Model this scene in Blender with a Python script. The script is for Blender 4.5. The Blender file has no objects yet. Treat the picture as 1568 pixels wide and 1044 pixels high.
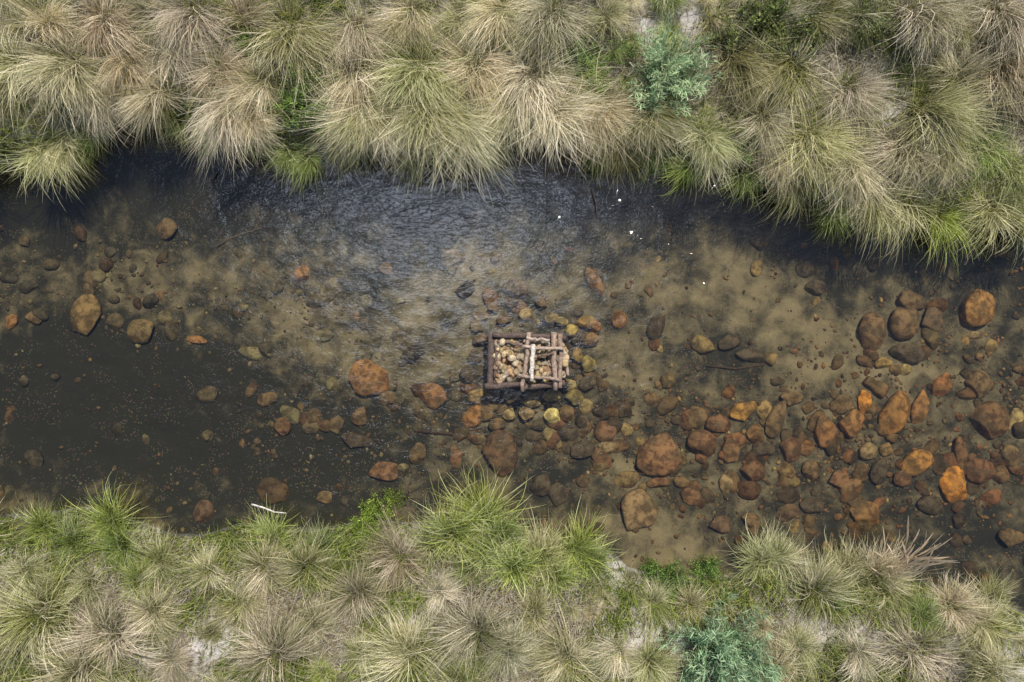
import bpy, bmesh, math, numpy as np
from mathutils import Vector, Matrix
rng=np.random.default_rng(7)
H=11.0
def W(px,py,z=0.0):
    k=(H-z)/H
    return (px-784)/100*k,(522-py)/100*k

# ---------- noise ----------
_tab=np.random.default_rng(3).random((256,256))
def vnoise(x,y):
    xi=np.floor(x).astype(int); yi=np.floor(y).astype(int)
    fx=x-xi; fy=y-yi
    fx=fx*fx*(3-2*fx); fy=fy*fy*(3-2*fy)
    g=lambda a,b:_tab[a%256,b%256]
    return (g(xi,yi)*(1-fx)+g(xi+1,yi)*fx)*(1-fy)+(g(xi,yi+1)*(1-fx)+g(xi+1,yi+1)*fx)*fy
def fbm(x,y,o=4):
    s=0;a=.5;t=0
    for i in range(o):
        s=s+a*vnoise(x*2**i+17.3*i,y*2**i+5.1*i); t+=a; a*=.5
    return s/t
def sst(a,b,x):
    t=np.clip((x-a)/(b-a),0,1); return t*t*(3-2*t)

# ---------- bank lines (metres) ----------
up=np.array([(-60,255),(0,262),(100,235),(130,195),(200,178),(300,192),(380,205),(430,225),(520,220),(600,230),(690,234),(740,210),(800,200),(830,218),(920,235),(960,233),(1000,222),(1040,260),(1110,252),(1150,282),(1230,308),(1290,333),(1400,335),(1500,355),(1568,362),(1700,380)],float)
lo=np.array([(-60,785),(0,788),(60,785),(130,775),(200,792),(260,815),(310,818),(370,800),(430,805),(490,808),(560,795),(640,800),(700,775),(760,780),(800,808),(850,825),(900,830),(935,842),(960,868),(1010,882),(1130,880),(1150,855),(1200,850),(1250,862),(1300,885),(1340,880),(1400,885),(1500,915),(1568,935),(1700,950)],float)
def yu(x): return np.interp(x,(up[:,0]-784)/100,(522-up[:,1])/100)
def yl(x): return np.interp(x,(lo[:,0]-784)/100,(522-lo[:,1])/100)
def land_d(x,y): return np.maximum(y-yu(x), yl(x)-y)
def terr(x,y):
    x=np.asarray(x,float);y=np.asarray(y,float)
    du=y-yu(x); dl=yl(x)-y
    d=np.maximum(du,dl)
    upper=du>dl
    hl=np.where(upper,0.34*sst(-.02,.35,d)+.05*np.clip(d,0,6),0.16*sst(-.02,.35,d)+.05*np.clip(d,0,6))
    hl=hl+(fbm(x*1.3,y*1.3)-.5)*.22*sst(0,.6,d)+(fbm(x*6+9,y*6)-.5)*.06*sst(0,.2,d)
    far=np.hypot(x,y); hl=hl+(fbm(x*.02+40,y*.02)-.4)*8*sst(40,200,far)*sst(3,30,d)
    yy=np.clip((y+3)/6,0,1)
    depth=0.30+.28*yy-.08*sst(2,7,x)
    depth=depth*(1-.6*np.exp(-(((x-2.2)/1.4)**2+((y+3.2)/.6)**2)))
    m=np.maximum(-d,0)
    k=np.where(upper,.25,.6)
    hw=-depth*(1-np.exp(-m/k))+(fbm(x*1.1+3,y*1.4)-.5)*.12*sst(0,.8,m)+(fbm(x*5,y*5+8)-.5)*.03*sst(0,.3,m)
    return np.where(d>0,hl,hw)

# ---------- mesh helpers ----------
def fast_mesh(name,V,F,cols=None,smooth=False):
    me=bpy.data.meshes.new(name)
    V=np.ascontiguousarray(V,dtype=np.float32).reshape(-1,3)
    F=np.ascontiguousarray(F,dtype=np.int32); k=F.shape[1]
    me.vertices.add(len(V)); me.vertices.foreach_set('co',V.ravel())
    me.loops.add(F.size); me.loops.foreach_set('vertex_index',F.ravel())
    me.polygons.add(len(F)); me.polygons.foreach_set('loop_start',np.arange(0,F.size,k,dtype=np.int32))
    me.polygons.foreach_set('use_smooth',np.full(len(F),smooth,dtype=bool))
    me.update(calc_edges=True)
    if cols is not None:
        c=np.ones((len(V),4),np.float32); cols=np.asarray(cols).reshape(len(V),-1); c[:,:cols.shape[1]]=cols
        a=me.color_attributes.new('col','FLOAT_COLOR','POINT'); a.data.foreach_set('color',c.ravel())
    return me
def add(name,me,mat=None,loc=(0,0,0),rot=(0,0,0),sc=(1,1,1),color=None,parent=None):
    o=bpy.data.objects.new(name,me); bpy.context.scene.collection.objects.link(o)
    o.location=loc;o.rotation_euler=rot;o.scale=sc
    if mat is not None and me is not None and not me.materials: me.materials.append(mat)
    if color is not None: o.color=(*color,1)
    if parent: o.parent=parent
    return o

def blades(r,base,az,L,th0,bend,w,k,drift,p=1.2,wig=0.):
    n=len(az); t=np.linspace(0,1,k)[None,:]
    th=th0[:,None]+bend[:,None]*t**p
    a=az[:,None]+drift[:,None]*t**1.2
    if wig: a=a+wig*r.normal(size=(n,1))*np.sin(t*(2+4*r.random((n,1)))+6*r.random((n,1)))
    D=np.stack([np.sin(th)*np.cos(a),np.sin(th)*np.sin(a),np.cos(th)],-1)
    step=D*(L/(k-1))[:,None,None]
    P=base[:,None,:]+np.concatenate([np.zeros((n,1,3)),np.cumsum(step[:,:-1],1)],1)
    tw=(r.random(n)*1.6-.8)[:,None]
    per=np.stack([-np.sin(a),np.cos(a),np.zeros_like(a)],-1)
    nor=np.cross(D,per)
    S=per*np.cos(tw)[...,None]+nor*np.sin(tw)[...,None]
    Wd=w[:,None]*(np.clip(1-t,0,1)**.6*.92+.08)*.5
    return P,S,Wd,np.repeat(t,n,0)
def ribbons(name,P,S,Wd,cols):
    n,k,_=P.shape
    V=np.stack([P-S*Wd[...,None],P+S*Wd[...,None]],2)
    idx=np.arange(n*k*2).reshape(n,k,2)
    F=np.stack([idx[:,:-1,0],idx[:,:-1,1],idx[:,1:,1],idx[:,1:,0]],-1).reshape(-1,4)
    C=np.repeat(cols[:,:,None,:],2,2)
    return fast_mesh(name,V,F,C.reshape(-1,cols.shape[-1]))

# ---------- materials ----------
def mat(name):
    m=bpy.data.materials.new(name);m.use_nodes=True
    nt=m.node_tree;nt.nodes.clear();return m,nt
class NB:
    def __init__(s,nt): s.nt=nt
    def n(s,t,**k):
        x=s.nt.nodes.new(t)
        for a,b in k.items(): setattr(x,a,b)
        return x
    def l(s,a,b): s.nt.links.new(a,b)
    def _in(s,node,i,v):
        if v is None: return
        if isinstance(v,bpy.types.NodeSocket): s.l(v,node.inputs[i])
        else: node.inputs[i].default_value=v
    def math(s,op,a,b=None,c=None,clamp=False):
        x=s.n('ShaderNodeMath',operation=op,use_clamp=clamp)
        s._in(x,0,a);s._in(x,1,b);s._in(x,2,c);return x.outputs[0]
    def mix(s,f,a,b,mode='MIX'):
        x=s.n('ShaderNodeMixRGB',blend_type=mode)
        s._in(x,0,f);s._in(x,1,a if isinstance(a,bpy.types.NodeSocket) else (*a,1));s._in(x,2,b if isinstance(b,bpy.types.NodeSocket) else (*b,1));return x.outputs[0]
    def noise(s,vec,scale,detail=4,rough=.55,dist=0):
        x=s.n('ShaderNodeTexNoise');s._in(x,'Vector',vec);x.inputs['Scale'].default_value=scale;x.inputs['Detail'].default_value=detail;x.inputs['Roughness'].default_value=rough;x.inputs['Distortion'].default_value=dist;return x.outputs[0]
    def mr(s,v,a,b,c=0.,d=1.,smooth=True):
        x=s.n('ShaderNodeMapRange',interpolation_type='SMOOTHSTEP' if smooth else 'LINEAR');s._in(x,0,v)
        for i,q in zip((1,2,3,4),(a,b,c,d)): x.inputs[i].default_value=q
        return x.outputs[0]
def leafbsdf(nb,col,trans=.3):
    p=nb.n('ShaderNodeBsdfDiffuse');nb.l(col,p.inputs['Color'])
    t=nb.n('ShaderNodeBsdfTranslucent');nb.l(col,t.inputs['Color'])
    m=nb.n('ShaderNodeMixShader');m.inputs[0].default_value=trans;nb.l(p.outputs[0],m.inputs[1]);nb.l(t.outputs[0],m.inputs[2])
    o=nb.n('ShaderNodeOutputMaterial');nb.l(m.outputs[0],o.inputs[0])

def blade_mat(name,straw):
    m,nt=mat(name);nb=NB(nt)
    at=nb.n('ShaderNodeAttribute',attribute_name='col');sep=nb.n('ShaderNodeSeparateColor');nb.l(at.outputs['Color'],sep.inputs[0])
    T,R,G=sep.outputs
    oi=nb.n('ShaderNodeObjectInfo')
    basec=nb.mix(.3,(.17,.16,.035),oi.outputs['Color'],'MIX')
    basec=nb.mix(1.,basec,(.50,.50,.34),'MULTIPLY')  # blade bases darkened further: shade inside the tussock put into the colour
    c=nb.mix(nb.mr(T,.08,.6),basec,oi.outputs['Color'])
    c=nb.mix(nb.math('MULTIPLY',nb.mr(G,.6,.95),.72*straw),c,(.90,.80,.60))
    c=nb.mix(nb.math('MULTIPLY',nb.mr(G,.42,.1),.65),c,(.25,.29,.06))
    c=nb.mix(nb.math('MULTIPLY',nb.mr(T,.55,1.),.42*straw),c,(.88,.76,.53))
    v=nb.math('MULTIPLY_ADD',R,1.0,.22)
    v=nb.math('ADD',v,nb.math('MULTIPLY',G,.55))
    vv=nb.n('ShaderNodeCombineColor');[nb.l(v,vv.inputs[i]) for i in range(3)]
    c=nb.mix(1.,c,vv.outputs[0],'MULTIPLY')
    leafbsdf(nb,c,.4);return m
m_tus=blade_mat('tussock_blades',1.);m_sed=blade_mat('sedge_blades',.55)

m_grass,nt=mat('short_grass_blades');nb=NB(nt)
at=nb.n('ShaderNodeAttribute',attribute_name='col');leafbsdf(nb,at.outputs['Color'],.4)
m_leaf,nt=mat('shrub_foliage');nb=NB(nt)
at=nb.n('ShaderNodeAttribute',attribute_name='col');oi=nb.n('ShaderNodeObjectInfo')
leafbsdf(nb,nb.mix(1.,at.outputs['Color'],oi.outputs['Color'],'MULTIPLY'),.3)

# ground
m_gr,nt=mat('ground_soil_and_streambed');nb=NB(nt)
geo=nb.n('ShaderNodeNewGeometry').outputs['Position']
at=nb.n('ShaderNodeAttribute',attribute_name='col');sep=nb.n('ShaderNodeSeparateColor');nb.l(at.outputs['Color'],sep.inputs[0])
sand_shade,land,pale=sep.outputs
n2=nb.noise(geo,3.0,5,.6,.35);n3=nb.noise(geo,38,3,.7)
sv=nb.math('MULTIPLY_ADD',nb.math('SUBTRACT',n2,.5),2.2,sand_shade)
sv=nb.math('MULTIPLY_ADD',nb.math('SUBTRACT',n3,.5),.4,sv)
bed=nb.mix(nb.mr(sv,.05,1.2),(.034,.037,.034),(.285,.265,.195))
vo=nb.n('ShaderNodeTexVoronoi');nb.l(geo,vo.inputs['Vector']);vo.inputs['Scale'].default_value=24
spec=nb.math('MULTIPLY',nb.mr(vo.outputs['Distance'],.36,.15),nb.mr(nb.noise(geo,2.2,2),.45,.62))
bed=nb.mix(nb.math('MULTIPLY',spec,.4),bed,nb.mix(.75,vo.outputs['Color'],(.22,.17,.10)))
soil=nb.mix(nb.mr(n2,.35,.65),(.09,.08,.045),(.30,.27,.20))
soil=nb.mix(nb.math('MULTIPLY',nb.mr(n3,.45,.65),.5),soil,(.07,.055,.035))
soil=nb.mix(nb.math('MULTIPLY',nb.math('MULTIPLY',pale,nb.mr(n2,.35,.55)),nb.mr(n3,.3,.5)),soil,(.50,.46,.43))
c=nb.mix(land,bed,soil)
p=nb.n('ShaderNodeBsdfDiffuse');nb.l(c,p.inputs['Color'])
b=nb.n('ShaderNodeBump');b.inputs['Strength'].default_value=.5;b.inputs['Distance'].default_value=.02
nb.l(n3,b.inputs['Height']);nb.l(b.outputs[0],p.inputs['Normal'])
o=nb.n('ShaderNodeOutputMaterial');nb.l(p.outputs[0],o.inputs[0])

def stone_mat(name,objcol):
    m,nt=mat(name);nb=NB(nt)
    geo=nb.n('ShaderNodeNewGeometry');pos=geo.outputs['Position']
    if objcol: base=nb.n('ShaderNodeObjectInfo').outputs['Color']
    else: base=nb.n('ShaderNodeAttribute',attribute_name='col').outputs['Color']
    a=nb.noise(pos,8,4,.65,.3);f=nb.noise(pos,60,3,.7);g=nb.noise(pos,4.3,3,.6)
    dark=nb.mix(1.,base,(.34,.33,.33),'MULTIPLY')
    c=nb.mix(nb.mr(a,.38,.62),dark,base)
    c=nb.mix(nb.math('MULTIPLY',nb.mr(g,.46,.66),.5),c,(.085,.08,.05))
    c=nb.mix(nb.math('MULTIPLY',nb.mr(f,.55,.7),.2),c,(.36,.30,.20))
    c=nb.mix(nb.math('MULTIPLY',nb.mr(f,.45,.3),.3),c,(.03,.025,.02))
    p=nb.n('ShaderNodeBsdfPrincipled');nb.l(c,p.inputs['Base Color']);p.inputs['Roughness'].default_value=.7;p.inputs['Specular IOR Level'].default_value=.25
    b=nb.n('ShaderNodeBump');b.inputs['Strength'].default_value=.6;b.inputs['Distance'].default_value=.012
    nb.l(f,b.inputs['Height']);nb.l(b.outputs[0],p.inputs['Normal'])
    o=nb.n('ShaderNodeOutputMaterial');nb.l(p.outputs[0],o.inputs[0]);return m
m_rock=stone_mat('river_rock_stone',True);m_peb=stone_mat('pebble_stone',False)
m_wood,nt=mat('weathered_wood');nb=NB(nt)
tc=nb.n('ShaderNodeNewGeometry').outputs['Position'];oi=nb.n('ShaderNodeObjectInfo').outputs['Color']
a=nb.noise(tc,25,5,.7);f=nb.noise(tc,90,3,.6)
c=nb.mix(nb.mr(a,.35,.65),nb.mix(1.,oi,(.45,.40,.38),'MULTIPLY'),oi)
c=nb.mix(nb.math('MULTIPLY',nb.mr(f,.5,.68),.5),c,(.06,.045,.035))
p=nb.n('ShaderNodeBsdfPrincipled');nb.l(c,p.inputs['Base Color']);p.inputs['Roughness'].default_value=.8
b=nb.n('ShaderNodeBump');b.inputs['Strength'].default_value=.6;b.inputs['Distance'].default_value=.01;nb.l(a,b.inputs['Height']);nb.l(b.outputs[0],p.inputs['Normal'])
o=nb.n('ShaderNodeOutputMaterial');nb.l(p.outputs[0],o.inputs[0])
# water: tea-stained clear water
m_wat,nt=mat('stream_water');nb=NB(nt)
geo=nb.n('ShaderNodeNewGeometry').outputs['Position']
mp=nb.n('ShaderNodeMapping');nb.l(geo,mp.inputs[0]);mp.inputs['Scale'].default_value=(1,1.5,1)
w1=nb.noise(mp.outputs[0],2.4,1,.5,.4);w2=nb.noise(mp.outputs[0],12,2,.55,1.0)
b=nb.n('ShaderNodeBump');b.inputs['Strength'].default_value=1.;b.inputs['Distance'].default_value=.016
nb.l(nb.math('MULTIPLY_ADD',w2,.3,w1),b.inputs['Height'])
fr=nb.n('ShaderNodeFresnel');fr.inputs[0].default_value=1.6
tr=nb.n('ShaderNodeBsdfTransparent');tr.inputs[0].default_value=(.83,.77,.63,1)
gl=nb.n('ShaderNodeBsdfGlossy');gl.inputs['Roughness'].default_value=.05;nb.l(b.outputs[0],gl.inputs['Normal'])
mx=nb.n('ShaderNodeMixShader');nb.l(fr.outputs[0],mx.inputs[0]);nb.l(tr.outputs[0],mx.inputs[1]);nb.l(gl.outputs[0],mx.inputs[2])
o=nb.n('ShaderNodeOutputMaterial');nb.l(mx.outputs[0],o.inputs[0])

# ---------- ground sheet ----------
def axis(a,b,s,end):
    c=list(np.arange(a,b+1e-6,s));g=s;x=c[-1]
    while x<end: g*=1.25;x+=g;c.append(x)
    g=s;x=c[0];L=[]
    while x>-end: g*=1.25;x-=g;L.append(x)
    return np.array(L[::-1]+c)
X=axis(-10,10,.05,600);Y=axis(-7,7,.05,600)
XX,YY=np.meshgrid(X,Y);ZZ=terr(XX,YY)
sandp=[(650,465,60,.2),(560,550,50,.3),(700,540,50,.25),(460,500,60,.3),(330,420,60,.3),(230,470,60,.2),(120,420,80,.15),(200,390,90,.15),(740,420,70,.3),(870,440,50,.2),(1020,440,60,.3),(1150,400,70,.25),(1000,840,60,.4),(1060,860,50,.3),(950,720,25,.5),(1400,450,110,.25),(1200,470,70,.25),(960,560,60,.3),(1270,540,80,.4),(780,690,50,.2),(1380,560,70,.3),(40,410,60,.1),(620,500,40,.2),(280,640,60,.25),(490,420,60,.2),(1100,470,80,.2)]
darkp=[(180,600,140,.65),(60,640,130,.5),(350,560,80,.25),(100,540,90,.5),(1110,540,50,.35),(640,300,150,.4),(300,270,170,.5),(60,330,120,.4),(950,330,120,.3),(1380,390,200,.3),(620,690,110,.3),(430,700,130,.35),(850,740,70,.4),(1250,820,140,.3),(1480,830,120,.35),(300,700,130,.4),(900,600,50,.3),(1100,600,90,.1),(500,720,90,.3),(560,460,30,.3),(690,500,25,.3),(800,560,80,.2)]
S=np.full_like(XX,.47)
for lst,sg in((sandp,1),(darkp,-1)):
    for px,py,r,a in lst:
        x0,y0=W(px,py,-.3);S+=sg*a*np.exp(-((XX-x0)**2+((YY-y0)*1.2)**2)/(r/100)**2)
LD=land_d(XX,YY);LA=sst(-.02,.1,LD)
S-=.6*np.exp(-np.maximum(yu(XX)-YY,0)/.5)*(LD<0)  # bed colour darkened along the upper bank: painted shade of the overhang
PA=np.zeros_like(XX)
palel=[(330,985,32),(300,1010,28),(1040,20,45),(1370,170,35),(980,990,40),(1040,985,30),(880,880,24),(230,1030,30),(1560,1030,50),(1330,990,30),(960,870,30),(620,960,30),(1000,40,30),(600,30,25),(1250,960,35),(1490,1000,40)]
for px,py,r in palel:
    x0,y0=W(px,py,.4);PA+=np.exp(-((XX-x0)**2+(YY-y0)**2)/(r/100)**2)
PA=np.clip(PA,0,1)
ny,nx=XX.shape;idx=np.arange(nx*ny).reshape(ny,nx)
F=np.stack([idx[:-1,:-1],idx[:-1,1:],idx[1:,1:],idx[1:,:-1]],-1).reshape(-1,4)
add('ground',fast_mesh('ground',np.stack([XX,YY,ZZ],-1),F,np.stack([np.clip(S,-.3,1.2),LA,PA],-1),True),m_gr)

xs=np.concatenate([[-600],np.linspace(-9,9,60),[600]])
V=[];F=[]
for x in xs: V+=[(x,float(yl(x))-.8,0),(x,float(yu(x))+.8,0)]
for i in range(len(xs)-1): F.append((2*i,2*i+2,2*i+3,2*i+1))
add('stream_water',fast_mesh('stream_water',V,F),m_wat)

# ---------- stones ----------
def ico(sub):
    bm=bmesh.new();bmesh.ops.create_icosphere(bm,subdivisions=sub,radius=1)
    V=np.array([v.co[:] for v in bm.verts]);F=np.array([[v.index for v in f.verts] for f in bm.faces]);bm.free();return V,F
def rockshape(sub,seed,amp=.22,facets=7):
    V,F=ico(sub);r=np.random.default_rng(seed)
    V=V.copy()
    for i in range(facets):
        nrm=r.normal(size=3);nrm/=np.linalg.norm(nrm);d=r.uniform(.58,.92)
        s=V@nrm;V-=np.where(s>d,(s-d)*.88,0)[:,None]*nrm
    k=r.normal(size=(5,3))*1.6;ph=r.random(5)*6
    dsp=sum(np.sin(V@k[i]+ph[i]) for i in range(5))/5*amp
    k=r.normal(size=(5,3))*6
    dsp=dsp+sum(np.sin(V@k[i]+ph[i]) for i in range(5))/5*amp*.18
    return V*(1+dsp)[:,None],F
def rotz(a):
    c,s=np.cos(a),np.sin(a);M=np.zeros((len(a),3,3));M[:,0,0]=c;M[:,0,1]=-s;M[:,1,0]=s;M[:,1,1]=c;M[:,2,2]=1;return M
def stones_mesh(name,pos,size,asp,flat,ang,cols,sub=1,nv=8):
    Vs=[];Fs=[];Cs=[];off=0
    which=rng.integers(0,nv,len(pos))
    for v in range(nv):
        m=which==v
        if not m.any(): continue
        B,F=rockshape(sub,100+v+sub*50)
        s=np.stack([size[m]*asp[m],size[m],size[m]*flat[m]],-1)
        Vv=B[None]*s[:,None,:];Vv=np.einsum('nij,nkj->nki',rotz(ang[m]),Vv)+pos[m][:,None,:]
        n=m.sum();Vs.append(Vv.reshape(-1,3));Fs.append((F[None]+(np.arange(n)*len(B))[:,None,None]+off).reshape(-1,3))
        Cs.append(np.repeat(cols[m],len(B),0));off+=n*len(B)
    return fast_mesh(name,np.concatenate(Vs),np.concatenate(Fs),np.concatenate(Cs),True)
PAL=np.array([(.31,.19,.095),(.27,.21,.12),(.36,.30,.17),(.22,.155,.09),(.16,.14,.10),(.26,.20,.12),(.42,.37,.2),(.13,.11,.08),(.26,.155,.09)])
def pcols(pos,bright=1.):
    n=len(pos);c=PAL[rng.choice(len(PAL),n)]*rng.uniform(.55,1.25,(n,1))*bright
    # iron-stained stones are commoner downstream (right), silted ones upstream
    f=sst(-3,4,pos[:,0])[:,None]
    return c*(np.array([.82,.9,1.])*(1-f)+np.array([1.1,.97,.85])*f)
def dens(px,py):
    d=.10+0*px
    d=d+.65*np.exp(-((px-1250)/330)**2-((py-690)/105)**2)
    d=d+.45*np.exp(-((px-850)/200)**2-((py-620)/80)**2)
    d=d+.25*np.exp(-((px-1480)/150)**2-((py-560)/150)**2)
    d=d+.35*np.exp(-((px-600)/160)**2-((py-650)/60)**2)
    d=d+.25*np.exp(-((px-200)/180)**2-((py-440)/60)**2)
    d=d+.3*np.exp(-((px-450)/140)**2-((py-480)/40)**2)
    d=d*sst(320,430,py)*(.2+1.5*vnoise(px/45.,py/45.+7))
    d=d*(1-.85*np.exp(-((px-1000)/90)**2-((py-860)/50)**2))
    d=d*(1-.6*np.exp(-((px-180)/170)**2-((py-610)/90)**2))*(1-.7*np.exp(-((px-650)/80)**2-((py-480)/60)**2))
    return d
def scatter(n,r0,r1,pw,ln=1.,bury=.1):
    PX=rng.uniform(-80,1650,n);PY=rng.uniform(280,930,n)
    k=rng.random(n)<dens(PX,PY)*ln;PX,PY=PX[k],PY[k]
    x,y=W(PX,PY,-.3);d=land_d(x,y);k=d<-.03;x,y=x[k],y[k]
    sz=(r0+(r1-r0)*rng.random(len(x))**pw)/100
    flat=rng.uniform(.4,.7,len(x))
    z=terr(x,y)+sz*flat*bury
    return np.stack([x,y,z],-1),sz,rng.uniform(1,1.8,len(x)),flat,rng.uniform(0,6.3,len(x))
pos,sz,asp,fl,an=scatter(25000,1.0,4.0,2.2)
add('streambed_pebbles',stones_mesh('streambed_pebbles',pos,sz,asp,fl,an,pcols(pos,.9),1),m_peb)
pos,sz,asp,fl,an=scatter(3600,4,15,2.0,.8,.1)
add('streambed_cobbles',stones_mesh('streambed_cobbles',pos,sz,asp,fl,an,pcols(pos,.78),3,14),m_peb)

OR=(.43,.24,.10);RB=(.26,.155,.09);BR=(.24,.175,.10);DK=(.12,.10,.075);TN=(.38,.30,.18);YL=(.52,.44,.22);BO=(.82,.39,.08)
big=[(120,483,22,33,.25,(.33,.24,.12)),(245,348,15,16,.3,BR),(457,417,12,15,0,OR),(562,580,33,28,0,(.38,.22,.10)),(587,410,12,10,0,BR),(690,390,21,18,0,(.26,.22,.15)),(765,697,27,36,0,(.20,.13,.085)),(1010,695,39,31,-.2,(.35,.21,.12)),(975,780,26,34,.3,(.38,.29,.18)),(1460,742,22,29,0,BO),(1500,475,26,32,0,(.52,.31,.12)),(1497,720,22,20,0,(.26,.14,.08)),(1338,508,20,29,.2,(.26,.18,.11)),(1390,492,22,24,0,(.28,.20,.12)),(1393,542,26,15,.2,DK),(1370,633,20,33,.3,(.44,.25,.09)),(1410,625,12,30,.2,OR),(1265,662,20,25,0,(.38,.215,.10)),(1305,650,19,22,.5,(.40,.23,.1)),(1400,705,28,22,-.2,(.52,.29,.09)),(1515,645,28,28,0,(.23,.145,.08)),(1190,640,15,30,.3,BR),(1140,630,20,14,-.5,(.54,.33,.1)),(1325,785,25,19,.2,(.31,.19,.09)),(1328,692,15,14,0,TN),(1326,615,10,18,.1,BO),(1075,680,22,21,0,RB),(930,660,18,15,0,RB),(660,608,21,20,.4,(.33,.19,.095)),(725,638,15,19,.6,OR),(640,695,13,18,0,BR),(420,750,25,20,0,(.14,.10,.06)),(590,722,26,15,0,RB),(1110,738,12,18,-.3,TN),(1152,722,18,16,0,RB),(830,740,18,17,0,DK),(855,756,14,19,0,DK),(320,782,16,20,0,(.2,.14,.1)),(292,520,16,7,.2,OR),(950,488,12,14,0,(.34,.19,.08)),(912,430,10,24,-.5,(.30,.18,.08)),(210,505,21,18,0,(.25,.2,.11)),(42,487,14,11,0,BR),(1556,640,12,14,0,YL),(1445,590,13,22,.4,(.38,.19,.08)),(1470,690,13,21,0,RB),(1432,492,19,20,0,(.18,.135,.09)),(5,490,10,14,0,OR),(1210,690,16,20,.3,RB),(1345,720,14,20,.2,DK),(1215,610,16,12,0,BR),(1160,665,14,15,0,(.29,.175,.08)),(1100,650,20,16,.3,RB),(1070,640,15,18,0,BR),(1240,720,13,15,0,BR),(1500,512,16,5,0,TN),(1545,700,14,18,0,BR),(1390,566,9,8,0,YL),(1357,556,13,10,0,(.4,.3,.12)),(1400,460,24,16,0,BR),(500,760,14,10,0,BR),(405,610,18,13,0,(.22,.16,.09)),(430,655,14,14,0,RB),(550,637,14,14,0,BR),(545,675,22,12,.2,DK),(480,640,12,14,0,BR),(890,690,20,16,0,DK),(930,685,14,10,0,TN),(870,665,16,13,0,DK),(700,700,10,14,0,RB),(735,606,17,10,0,(.42,.33,.15)),(590,610,14,10,0,BR),(1010,740,18,10,0,RB),(1060,760,22,14,.3,RB),(1100,800,18,14,.1,(.2,.14,.1)),(1200,780,20,16,0,(.17,.12,.08)),(1145,795,14,12,.3,BR),(1420,770,22,14,.3,DK),(1540,820,18,14,0,BR),(1160,545,26,10,.1,DK),(1120,525,20,12,-.2,DK),(1240,410,16,14,0,DK),(787,440,20,14,0,(.2,.16,.11)),(515,650,12,10,0,BR),(1255,440,16,12,0,DK),(1290,620,16,14,.2,BR),(1170,690,17,14,0,DK),(1120,690,16,20,.2,(.3,.19,.1)),(1285,735,18,14,.1,RB),(1240,770,20,15,.4,DK),(1500,590,18,22,0,BR),(1380,730,16,13,0,RB)]
ring=[(735,483,11,9,0,TN),(808,481,12,10,0,(.48,.39,.2)),(770,488,12,10,0,BR),(845,486,11,9,0,(.38,.31,.14)),(860,492,10,7,0,YL),(878,505,10,9,0,(.66,.55,.2)),(900,494,15,10,0,(.44,.31,.11)),(888,518,12,11,0,DK),(907,520,12,13,0,(.30,.2,.1)),(902,558,13,13,0,(.38,.33,.13)),(885,545,10,12,0,(.36,.27,.11)),(899,585,15,14,0,(.15,.13,.09)),(880,610,14,12,0,(.33,.29,.13)),(780,634,11,9,0,YL),(806,634,11,11,0,TN),(847,637,13,12,0,(.95,.88,.42)),(760,650,14,10,0,BR),(868,632,11,13,0,BR),(730,612,14,10,0,TN),(745,632,13,11,0,BR),(715,575,12,14,0,DK),(728,545,12,11,0,(.2,.16,.1)),(735,520,11,11,0,BR),(729,498,12,10,0,(.3,.24,.14)),(755,470,10,8,0,BR),(785,463,10,8,0,DK),(830,463,10,9,0,BR),(825,650,12,9,0,DK),(783,606,14,12,0,BR),(815,612,15,12,0,(.38,.32,.17)),(845,606,14,11,0,(.42,.36,.17)),(872,590,11,10,0,(.5,.43,.2)),(912,500,10,9,0,OR),(755,606,13,11,0,BR)]
rshapes=[]
for i in range(14):
    V,F=rockshape(4,900+i,.2,9);rshapes.append(fast_mesh('rock_shape',V,F,None,True))
for i,(px,py,rx,ry,a,c) in enumerate(big+ring):
    x,y=W(px,py,-.25);z=float(terr(x,y));f=min(rx,ry)/100*rng.uniform(.5,.7)
    inring=i>=len(big)
    zz=z+f*.3+(.05 if inring else 0)
    zz=min(zz,-.02-f*.9)
    add('river_rock',rshapes[(i*5)%14],m_rock,(x,y,zz),(0,0,-a),(rx/90,ry/90,f),c)

# ---------- tubes ----------
def tube(pts,rad,seg=10,rough=.12,seed=0):
    r=np.random.default_rng(seed);pts=np.array(pts,float);n=len(pts);V=[];F=[]
    ph=r.random(seg)*rough
    for i in range(n):
        t=pts[min(i+1,n-1)]-pts[max(i-1,0)];t/=np.linalg.norm(t)
        u=np.cross(t,(0,0,1));u=u/np.linalg.norm(u) if np.linalg.norm(u)>1e-3 else np.array((1.,0,0));v=np.cross(t,u)
        for j in range(seg):
            a=2*math.pi*j/seg;q=rad[i]*(1+ph[j]-rough/2+r.normal()*rough*.25)
            V.append(pts[i]+q*(math.cos(a)*u+math.sin(a)*v))
    for i in range(n-1):
        for j in range(seg):
            k=(j+1)%seg;F.append((i*seg+j,i*seg+k,(i+1)*seg+k,(i+1)*seg+j))
    c0=len(V);V.append(pts[0]);V.append(pts[-1])
    for j in range(seg):
        k=(j+1)%seg;F.append((c0,k,j));F.append((c0+1,(n-1)*seg+j,(n-1)*seg+k))
    me=bpy.data.meshes.new('wood');me.from_pydata([tuple(v) for v in V],[],F)
    me.polygons.foreach_set('use_smooth',[len(f)==4 for f in F]);me.update();return me
def log(name,x1,y1,x2,y2,r,z,c,parent,sd,z2=None):
    a=np.array((*W(x1,y1,z),z));b=np.array((*W(x2,y2,z2 or z),z2 or z))
    n=9;rr=np.random.default_rng(sd);pts=[a+(b-a)*t for t in np.linspace(0,1,n)]
    pts=[p+rr.normal(size=3)*.007 for p in pts]
    rad=[r/100*(1.08-.2*t)*(1+rr.normal()*.06) for t in np.linspace(0,1,n)]
    add(name,tube(pts,rad,12,.2,sd),m_wood,color=c,parent=parent)
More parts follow.
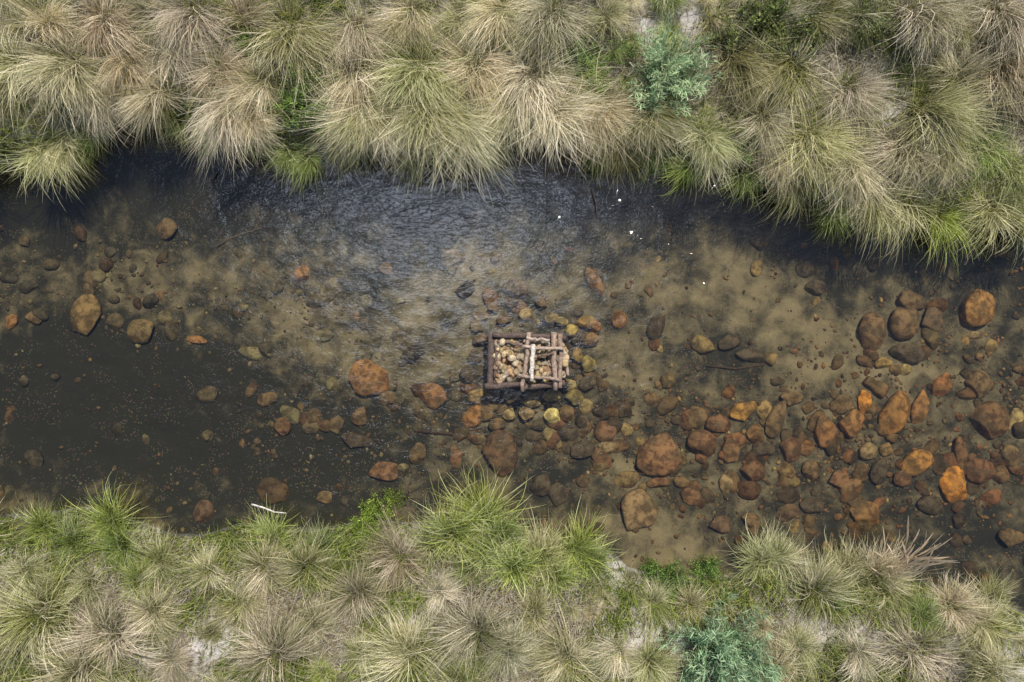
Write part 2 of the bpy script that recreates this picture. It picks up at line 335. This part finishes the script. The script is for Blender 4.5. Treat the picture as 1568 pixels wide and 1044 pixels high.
crib=bpy.data.objects.new('log_crib',None);bpy.context.scene.collection.objects.link(crib)
D1=(.09,.065,.05);DF=(.13,.09,.07);D2=(.19,.13,.095);P1=(.44,.32,.24);P2=(.78,.70,.58)
sd=1
for z in(-.34,-.16):
    for q in((752,512,752,596),(862,512,862,594)): log('wall_log',*q,5.5,z,D1,crib,sd);sd+=1
    for q in((745,520,869,518),(745,590,869,588)): log('wall_log',*q,5.5,z+.09,D1,crib,sd);sd+=1
L=[(753,511,750,599,5.5,.03,DF),(761,527,759,578,3.,.08,D2),(754,513,868,517,4.6,.10,DF),(742,593,806,587,5,.11,DF),(798,593,864,587,4.2,.09,D2),(762,523,800,528,3.2,.12,D2),
(811,508,799,599,3.2,.20,P1),(816,528,814,583,3.4,.27,P2),(848,509,850,597,3.8,.19,P1),(858,510,857,594,3.4,.16,(.36,.26,.19)),
(800,531,864,534,2.6,.25,(.48,.36,.27)),(792,575,856,580,2.8,.25,(.38,.28,.2)),(806,518,842,521,2.3,.23,(.6,.48,.38)),(824,546,848,541,2.,.22,D2),(866,545,870,575,2.6,.10,P1)]
for q in L: log('frame_log',*q[:5],q[5],q[6],crib,sd);sd+=1
n=460;px=rng.uniform(759,866,n);py=rng.uniform(522,584,n);z=np.concatenate([rng.uniform(-.35,-.02,150),rng.uniform(0,.14,310)])
k=(H-z)/H
pos=np.stack([(px-784)/100*k,(522-py)/100*k,z],-1);sz=rng.uniform(.026,.058,n)
cc=np.array([(.60,.43,.25),(.52,.31,.16),(.66,.52,.33),(.38,.25,.15),(.58,.43,.2),(.46,.37,.26)])[rng.integers(0,6,n)]*rng.uniform(.7,1.2,(n,1))
add('fill_stones',stones_mesh('fill_stones',pos,sz,rng.uniform(1,1.6,n),rng.uniform(.55,.85,n),rng.uniform(0,6,n),cc,3),m_peb,parent=crib)

def branch(name,pts,r,z,c,under=True):
    P=[]
    for i,(a,b) in enumerate(pts):
        x,y=W(a,b,z);P.append((x,y,float(terr(x,y))+.01 if under else z+.02*i))
    rad=np.linspace(r,r*.4,len(P))/100
    add(name,tube(P,rad,7,.3,int(pts[0][0])),m_wood,color=c)
for pts,r,c in [([(325,375),(345,362),(372,352),(395,345)],2.,(.14,.12,.09)),([(1085,560),(1130,565),(1190,556)],2.2,D1),([(640,660),(690,664),(740,655)],3.,D1)]:
    branch('sunken_branch',pts,r,-.3,c)
branch('dead_twig',[(385,772),(405,777),(422,783),(440,784)],1.4,.55,(.8,.74,.64),False)
branch('dead_twig',[(905,290),(912,310),(914,335)],1.3,.03,D1,False)
branch('dead_twig',[(330,262),(322,275),(324,287)],1.3,.05,D1,False)
branch('dead_twig',[(1478,405),(1482,395),(1490,380)],1.1,.1,P1,False)

# ---------- tussocks ----------
def tussock(seed,n=1300,hang=0.,stiff=0.,w0=.009,k=7,nl=48,bias=-math.pi/2):
    r=np.random.default_rng(seed)
    swirl=r.normal(0,.3)
    if hang>0: laz=np.where(r.random(nl)<hang,bias+r.normal(0,.62,nl),r.uniform(-math.pi,math.pi,nl))
    else:
        b0=r.uniform(-3,3);laz=np.where(r.random(nl)<.5,b0+r.normal(0,.8,nl),r.uniform(-math.pi,math.pi,nl))
    lth=.10+1.05*r.random(nl)**.9*(1-stiff*.3)
    lL=r.uniform(.4,1.12,nl);lb=r.uniform(.5,2.1,nl)*(1-stiff*.5);ld=swirl+r.normal(0,.55,nl);lr=r.random(nl)
    if hang>0: lL=lL*(1+hang*.5*np.clip(np.cos(laz-bias),-.7,1))
    li=r.integers(0,nl,n);free=r.random(n)<.14
    off=r.normal(0,.28,n)
    az=laz[li]+off;az=np.where(free,az+r.normal(0,.9,n),az)
    th=np.clip(lth[li]+r.normal(0,.13,n),.02,1.5)
    L=lL[li]*r.uniform(.55,1.1,n);b=lb[li]+r.normal(0,.18,n)
    br=.15*np.sqrt(r.random(n));ba=az+r.normal(0,1.2,n)
    base=np.stack([br*np.cos(ba),br*np.sin(ba),np.zeros(n)],-1)
    P,S,Wd,t=blades(r,base,az,L,th,b,w0*r.uniform(.5,1.4,n),k,ld[li]-off*.9+r.normal(0,.2,n),1.3,.16)
    if hang==0: P[...,2]=np.maximum(P[...,2],-.02+.06*r.random(n)[:,None])
    else:
        fl=np.where(P[...,1]*np.sign(math.sin(bias))>.35,-.38,-.02)+.06*r.random(n)[:,None];P[...,2]=np.maximum(P[...,2],fl)
    col=np.stack([t,np.repeat(r.random(n)[:,None],k,1),np.repeat(np.clip(lr[li]+r.normal(0,.10,n),0,1)[:,None],k,1)],-1)
    return ribbons('tussock',P,S,Wd,col)
SYM=[tussock(10+i) for i in range(8)]
HNG=[tussock(30+i,1600,.78) for i in range(8)]
SDG=[tussock(50+i,620,.42,.5,.014,nl=120,bias=math.pi/2) for i in range(5)]
SDH=[tussock(60+i,700,.5,.4,.011,nl=120) for i in range(3)]
for m in SYM+HNG: m.materials.append(m_tus)
for m in SDG+SDH: m.materials.append(m_sed)
ST=(.67,.57,.36);PS=(.82,.74,.53);SG=(.46,.46,.20);GR=(.21,.31,.055);YG=(.43,.51,.09);OL=(.27,.26,.09);GB=(.48,.41,.30);DG=(.12,.15,.06);BRN=(.46,.36,.23)
placed=[]
def tus(px,py,s,kind,c,rot=0,name='tussock_grass'):
    x,y=W(px,py,.7);z=float(terr(x,y))
    if z<-.02:z=-.02
    lib={'s':SYM,'h':HNG,'g':SDG,'q':SDH}[kind]
    me=lib[rng.integers(len(lib))]
    r=rng.uniform(-3.1,3.1) if kind=='s' else rot+rng.normal(0,.4)
    cc=tuple(np.clip(np.array(c)*rng.uniform(.8,1.1)*rng.uniform(.95,1.05,3),0,1))
    add(name,me,None,(x,y,z-.02),(rng.normal(0,.12),rng.normal(0,.12),r),(s*rng.uniform(.85,1.12),s*rng.uniform(.9,1.1),s*rng.uniform(.75,1.1)),cc)
    placed.append((x,y,s))
U=[(60,25,.8,'s',ST),(150,20,.8,'h',BRN),(225,15,.7,'s',GB),(290,10,.8,'h',GB),(370,20,.7,'s',BRN),(440,35,.95,'h',OL),(540,30,.8,'h',GB),(625,5,.8,'h',ST),(700,15,.7,'s',SG),(765,5,.8,'h',ST),(850,15,.85,'h',GB),(930,15,.6,'s',SG),(1190,20,.8,'s',DG),(1250,10,.8,'s',OL),(1320,15,.7,'s',DG),(1395,15,.95,'h',GB),(1470,35,.8,'s',OL),(1540,10,.9,'h',GB),
(15,90,.8,'h',SG),(100,90,.9,'h',ST),(190,80,.75,'h',BRN),(250,70,.75,'h',GB),(325,95,.7,'h',BRN),(395,115,.75,'h',ST),(540,100,.8,'h',ST),(640,95,1.1,'h',SG),(725,85,.85,'h',ST),(815,105,1.0,'h',PS),(1130,80,.85,'h',OL),(1220,95,1.05,'h',OL),(1310,130,.75,'h',GB),(1425,165,1.05,'h',SG),(1480,110,.8,'s',OL),(1545,95,.95,'h',BRN),
(25,215,.8,'q',SG),(60,200,.6,'h',SG),(135,130,.6,'h',GB),(230,130,.65,'h',BRN),(345,150,.85,'h',PS),(385,165,.65,'h',ST),(420,212,.55,'q',GR),(450,222,.6,'q',GR),(545,155,.85,'h',ST),(590,180,.7,'h',PS),(650,155,1.0,'h',SG),(700,175,.85,'h',PS),(790,150,.65,'h',SG),(855,165,.95,'h',PS),(925,160,.8,'h',ST),(1000,160,.75,'h',OL),(1085,200,.62,'h',SG),(1075,235,.6,'q',YG),(1180,170,.7,'h',GB),(1250,205,.9,'h',SG),(1160,250,.6,'q',GR),(1200,240,.6,'h',ST),(1310,240,.8,'h',ST),(1390,215,.85,'h',GB),(1450,225,.75,'h',ST),(1350,290,.8,'q',SG),(1300,305,.6,'q',YG),(1410,300,.75,'q',SG),(1470,320,.75,'q',YG),(1540,310,.75,'q',SG),(1520,220,.8,'q',GR),(1565,250,.7,'q',SG),(1230,265,.65,'q',SG),(1590,330,.8,'q',SG),(500,205,.55,'q',SG),(535,190,.6,'q',SG),(100,185,.45,'q',GR),(180,155,.4,'q',DG),(240,165,.4,'q',GR),(620,210,.6,'q',SG),(300,170,.5,'q',SG),(370,200,.55,'q',GR),(960,210,.6,'q',OL),(1020,210,.55,'q',GR),(760,195,.45,'q',DG),(920,220,.4,'q',YG)]
for q in U: tus(*q)
Lw=[(40,960,1.15,'s',SG),(10,890,.7,'s',SG),(150,990,1.0,'s',GB),(100,1045,.9,'s',ST),(30,820,.55,'g',YG),(80,845,.55,'g',GR),(140,815,.75,'g',YG),(165,850,.55,'g',GR),(220,875,.65,'s',SG),(190,905,.55,'g',YG),(110,905,.6,'s',SG),(300,890,.65,'s',SG),(400,840,.65,'g',YG),(390,885,.8,'s',ST),(455,880,.7,'g',SG),(350,940,.65,'s',SG),(410,1015,.95,'s',GB),(480,850,.5,'g',GR),(540,925,.8,'s',GB),(605,865,.8,'s',BRN),(735,815,.85,'g',YG),(690,830,.8,'g',YG),(765,835,.7,'g',GR),(650,845,.55,'g',SG),(720,890,.5,'g',GR),(785,880,.75,'g',YG),(830,870,.7,'g',SG),(885,860,.72,'g',YG),(915,880,.5,'g',GR),(850,900,.55,'g',YG),(740,865,.6,'g',SG),(620,1015,.95,'s',SG),(725,980,.9,'s',GB),(870,1025,.9,'s',ST),(950,1015,.6,'s',PS),(820,960,.5,'g',SG),(470,970,.6,'s',ST),(550,1015,.6,'s',SG),(1190,880,.65,'g',SG),(1215,875,.65,'s',SG),(1270,920,.9,'s',OL),(1330,895,.55,'g',SG),(1375,895,.75,'s',ST),(1385,925,.6,'s',OL),(1420,1015,.9,'s',GB),(1485,950,.7,'s',ST),(1535,970,.75,'s',SG),(1330,1015,.7,'s',GB),(1240,1010,.6,'s',SG),(1540,1040,.8,'s',OL),(1440,960,.5,'g',GR),(1200,1035,.6,'s',ST),(240,1030,.5,'s',GB),(1000,1035,.7,'s',SG),(1560,945,.55,'g',SG),(700,1060,.7,'s',SG),(210,955,.7,'s',ST),(670,925,.55,'s',PS),(780,1010,.7,'s',PS)]
for q in Lw: tus(*q)
cand=rng.uniform([-9.6,-6.8],[9.6,7.0],(4000,2))
P0=[p for p in placed]
cols=[ST,PS,SG,GB,OL,YG,BRN,GR];wt=np.array([.22,.18,.19,.12,.07,.1,.06,.06])
for x,y in cand:
    d=float(land_d(x,y))
    if d<.18: continue
    out=abs(x)>8.2 or y>5.8 or y<-5.4
    s=rng.uniform(.7,1.05) if out else rng.uniform(.22,.6)
    ok=True
    for a,b,c in P0:
        q=(x-a)**2+(y-b)**2
        if q<((.52*c+.52*s)*(1.1 if out else (1. if y>0 else 1.1)))**2: ok=False;break
    if not ok: continue
    P0.append((x,y,s))
    c=cols[rng.choice(8,p=wt)]
    if y>0: lib=HNG if rng.random()<.7 else SDH
    else: lib=SYM if rng.random()<.6 else SDG
    add('tussock_grass',lib[rng.integers(len(lib))],None,(x,y,float(terr(x,y))-.02),(0,0,rng.normal(0,.5) if lib is not SYM else rng.uniform(-3,3)),(s,s,s*rng.uniform(.8,1.1)),c)
print('tussocks',len(P0))

# ---------- short grass ----------
def shortgrass(n,x0,x1,y0,y1):
    x=rng.uniform(x0,x1,n);y=rng.uniform(y0,y1,n);d=land_d(x,y);k=d>.02
    x,y,d=x[k],y[k],d[k]
    f=fbm(x*1.2+50,y*1.2,3);g=fbm(x*4+80,y*4+9,3)
    green=np.clip(sst(1.1,.2,d)*.8+sst(.46,.62,f)*.8,0,1)
    pa=np.zeros_like(x)
    for px,py,r in palel:
        a,b=W(px,py,.4);pa+=np.exp(-((x-a)**2+(y-b)**2)/(r/115)**2)
    k=(rng.random(len(x))>np.clip(pa,0,.8))&(rng.random(len(x))<.35+1.3*sst(.3,.6,g));x,y,d,green=x[k],y[k],d[k],green[k];n=len(x)
    isg=rng.random(n)<green
    L=np.where(isg,rng.uniform(.10,.34,n),rng.uniform(.06,.26,n))
    th=np.where(isg,rng.uniform(0,1.0,n),rng.uniform(.2,1.4,n));b=rng.uniform(.2,1.2,n)
    P,S,Wd,t=blades(rng,np.stack([x,y,terr(x,y)-.005],-1),rng.uniform(-3.2,3.2,n),L,th,b,rng.uniform(.008,.015,n),4,rng.normal(0,.4,n))
    P[...,2]=np.maximum(P[...,2],(terr(x,y)+.006)[:,None]*np.ones((1,4)));
    gc=np.array([(.24,.31,.05),(.40,.46,.10),(.14,.19,.04),(.50,.52,.17)])[rng.integers(0,4,n)]
    dc=np.array([(.66,.58,.39),(.80,.74,.59),(.46,.39,.26),(.58,.52,.43),(.30,.23,.14)])[rng.integers(0,5,n)]
    c=np.where(isg[:,None],gc,dc)*rng.uniform(.7,1.25,(n,1))
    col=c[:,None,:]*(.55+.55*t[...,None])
    return ribbons('short_grass',P,S,Wd,col)
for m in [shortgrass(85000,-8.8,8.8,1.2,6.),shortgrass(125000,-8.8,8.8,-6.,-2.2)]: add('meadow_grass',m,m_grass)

# ---------- shrubs ----------
def shrub(seed,nb_=90,nleaf=70,R=.5,ls=.028,lw=.35,hue=(),sc=.03):
    r=np.random.default_rng(seed);hue=np.array(hue)
    az=r.uniform(-math.pi,math.pi,nb_);th=1.35*np.sqrt(r.random(nb_));L=R*1.15*r.uniform(.45,1.25,nb_)
    w=np.full(nb_,.012);base=np.zeros((nb_,3));base[:,:2]=r.normal(0,.06,(nb_,2))
    P,S,Wd,t=blades(r,base,az,L,th,-th*.35,w,6,r.normal(0,.5,nb_))
    stem=(P,S,Wd,np.broadcast_to(np.array([.14,.10,.06]),P.shape).copy())
    N=nb_*nleaf;bi=np.repeat(np.arange(nb_),nleaf);u=.25+.75*r.random(N)**.7
    f=u*5;i0=np.minimum(f.astype(int),4);fr_=(f-i0)[:,None]
    c=P[bi,i0]*(1-fr_)+P[bi,i0+1]*fr_;c=c+r.normal(0,sc,(N,3))
    a2=az[bi]+r.normal(0,1.0,N);LL=ls*r.uniform(.5,1.5,N)
    Q,S2,W2,t2=blades(r,c,a2,LL,r.uniform(.1,1.5,N),np.zeros(N),LL*lw,3,np.zeros(N))
    W2=W2*0+np.stack([LL*lw*.25,LL*lw*.5,LL*.03],1)
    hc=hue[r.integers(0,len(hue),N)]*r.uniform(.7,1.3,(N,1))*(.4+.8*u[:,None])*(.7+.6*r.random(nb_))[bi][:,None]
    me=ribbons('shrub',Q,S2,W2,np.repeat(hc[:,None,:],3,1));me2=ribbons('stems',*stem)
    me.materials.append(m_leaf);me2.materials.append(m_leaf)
    bm=bmesh.new();bm.from_mesh(me);bm.from_mesh(me2);bm.to_mesh(me);bm.free();return me
def putshrub(name,me,px,py,s,zt=.8,c=(1,1,1)):
    x,y=W(px,py,zt);add(name,me,None,(x,y,float(terr(x,y))-.03),(0,0,rng.uniform(-3,3)),(s,s,s),c)
BL=((.30,.42,.22),(.42,.54,.30),(.20,.29,.15),(.52,.56,.32))
b1=shrub(1,80,80,.66,.08,.12,BL,.04);b2=shrub(2,80,80,.66,.08,.12,BL,.04)
GL=((.17,.29,.05),(.27,.40,.08),(.09,.16,.04))
g1=shrub(3,55,50,.5,.05,.4,GL,.06);g2=shrub(4,55,50,.5,.05,.4,GL,.06)
putshrub('blue_green_shrub',b1,1025,105,.95);putshrub('blue_green_shrub',b2,1012,160,.45)
putshrub('blue_green_shrub',b2,1105,1015,1.1,.8,(.8,.88,.9));putshrub('blue_green_shrub',b1,1170,1040,.6,.8,(.8,.88,.9))
for px,py,s in [(475,130,.8),(450,160,.6),(490,170,.5),(1035,905,.6),(1010,890,.4),(1100,890,.5),(1300,925,.4),(200,195,.4),(1145,215,.5),(900,90,.6),(910,120,.5),(880,70,.5),(960,70,.4),(380,60,.4)]: putshrub('leafy_green_shrub',(g1,g2)[int(px)%2],px,py,s,.6,(.85,.8,1))
for px,py,s in [(565,795,.5),(590,775,.4),(545,820,.4)]: putshrub('leafy_green_shrub',(g1,g2)[int(px)%2],px,py,s,.5,(1.3,1.1,1.0))
for px,py,s in [(1180,30,1.0),(1120,45,.7),(1330,45,.7),(1240,60,.6)]: putshrub('leafy_green_shrub',(g1,g2)[int(px)%2],px,py,s,.6,(.75,.55,.9))

r=np.random.default_rng(5);n=60
x,y=W(1385,875,.3)
P,S,Wd,t=blades(r,np.stack([x+r.normal(0,.12,n),y+r.normal(0,.1,n),np.full(n,.1)],-1),math.pi/2+r.normal(0,.55,n),r.uniform(.7,1.15,n),r.uniform(.2,.8,n),r.uniform(.1,.6,n),np.full(n,.008),8,r.normal(0,.2,n))
Wd=Wd*0+.004;Wd[:,5:7]=.012;Wd[:,7]=.003
c=np.broadcast_to(np.array([.72,.56,.38]),P.shape)*r.uniform(.7,1.2,(n,1,1))
add('seed_head_reeds',ribbons('reeds',P,S,Wd,c),m_grass)

# ---------- light ----------
elev=math.radians(56);azs=math.radians(18)
Sv=Vector((math.sin(azs)*math.cos(elev),math.cos(azs)*math.cos(elev),math.sin(elev)))
ld=bpy.data.lights.new('sun','SUN');ld.energy=5.0;ld.angle=math.radians(.5);ld.color=(1,.95,.88)
lo_=bpy.data.objects.new('sun',ld);bpy.context.scene.collection.objects.link(lo_);lo_.rotation_euler=(-Sv).to_track_quat('-Z','Y').to_euler();lo_.location=(0,0,30)
w=bpy.data.worlds.new('World');bpy.context.scene.world=w;w.use_nodes=True;nt=w.node_tree;nt.nodes.clear();nb=NB(nt)
sky=nb.n('ShaderNodeTexSky',sky_type='NISHITA');sky.sun_disc=False;sky.sun_elevation=elev;sky.sun_rotation=azs
tc=nb.n('ShaderNodeTexCoord').outputs['Generated'];sx=nb.n('ShaderNodeSeparateXYZ');nb.l(tc,sx.inputs[0])
zc=nb.math('MAXIMUM',sx.outputs[2],.02)
u=nb.math('DIVIDE',sx.outputs[0],zc);v_=nb.math('DIVIDE',sx.outputs[1],zc)
nz=nb.noise(tc,9,3,.6)
dx=nb.math('DIVIDE',nb.math('ADD',u,.10),2.3);dy=nb.math('SUBTRACT',v_,.15)
dd=nb.math('SQRT',nb.math('ADD',nb.math('MULTIPLY',dx,dx),nb.math('MULTIPLY',dy,dy)))
dd=nb.math('MULTIPLY_ADD',nb.math('SUBTRACT',nz,.5),.10,dd)
cl=nb.mr(dd,.15,-.03)
c=nb.mix(cl,sky.outputs[0],(46,51,60))
bg=nb.n('ShaderNodeBackground');bg.inputs[1].default_value=.13;nb.l(c,bg.inputs[0])
o=nb.n('ShaderNodeOutputWorld');nb.l(bg.outputs[0],o.inputs[0])

sc=bpy.context.scene
sc.view_settings.view_transform='Standard';sc.view_settings.look='None';sc.view_settings.exposure=0
cd=bpy.data.cameras.new('camera');cd.sensor_width=36;cd.lens=36*H/15.68;cd.clip_end=2000
co=bpy.data.objects.new('camera',cd);sc.collection.objects.link(co);co.location=(0,0,H);co.rotation_euler=(0,0,0);sc.camera=co
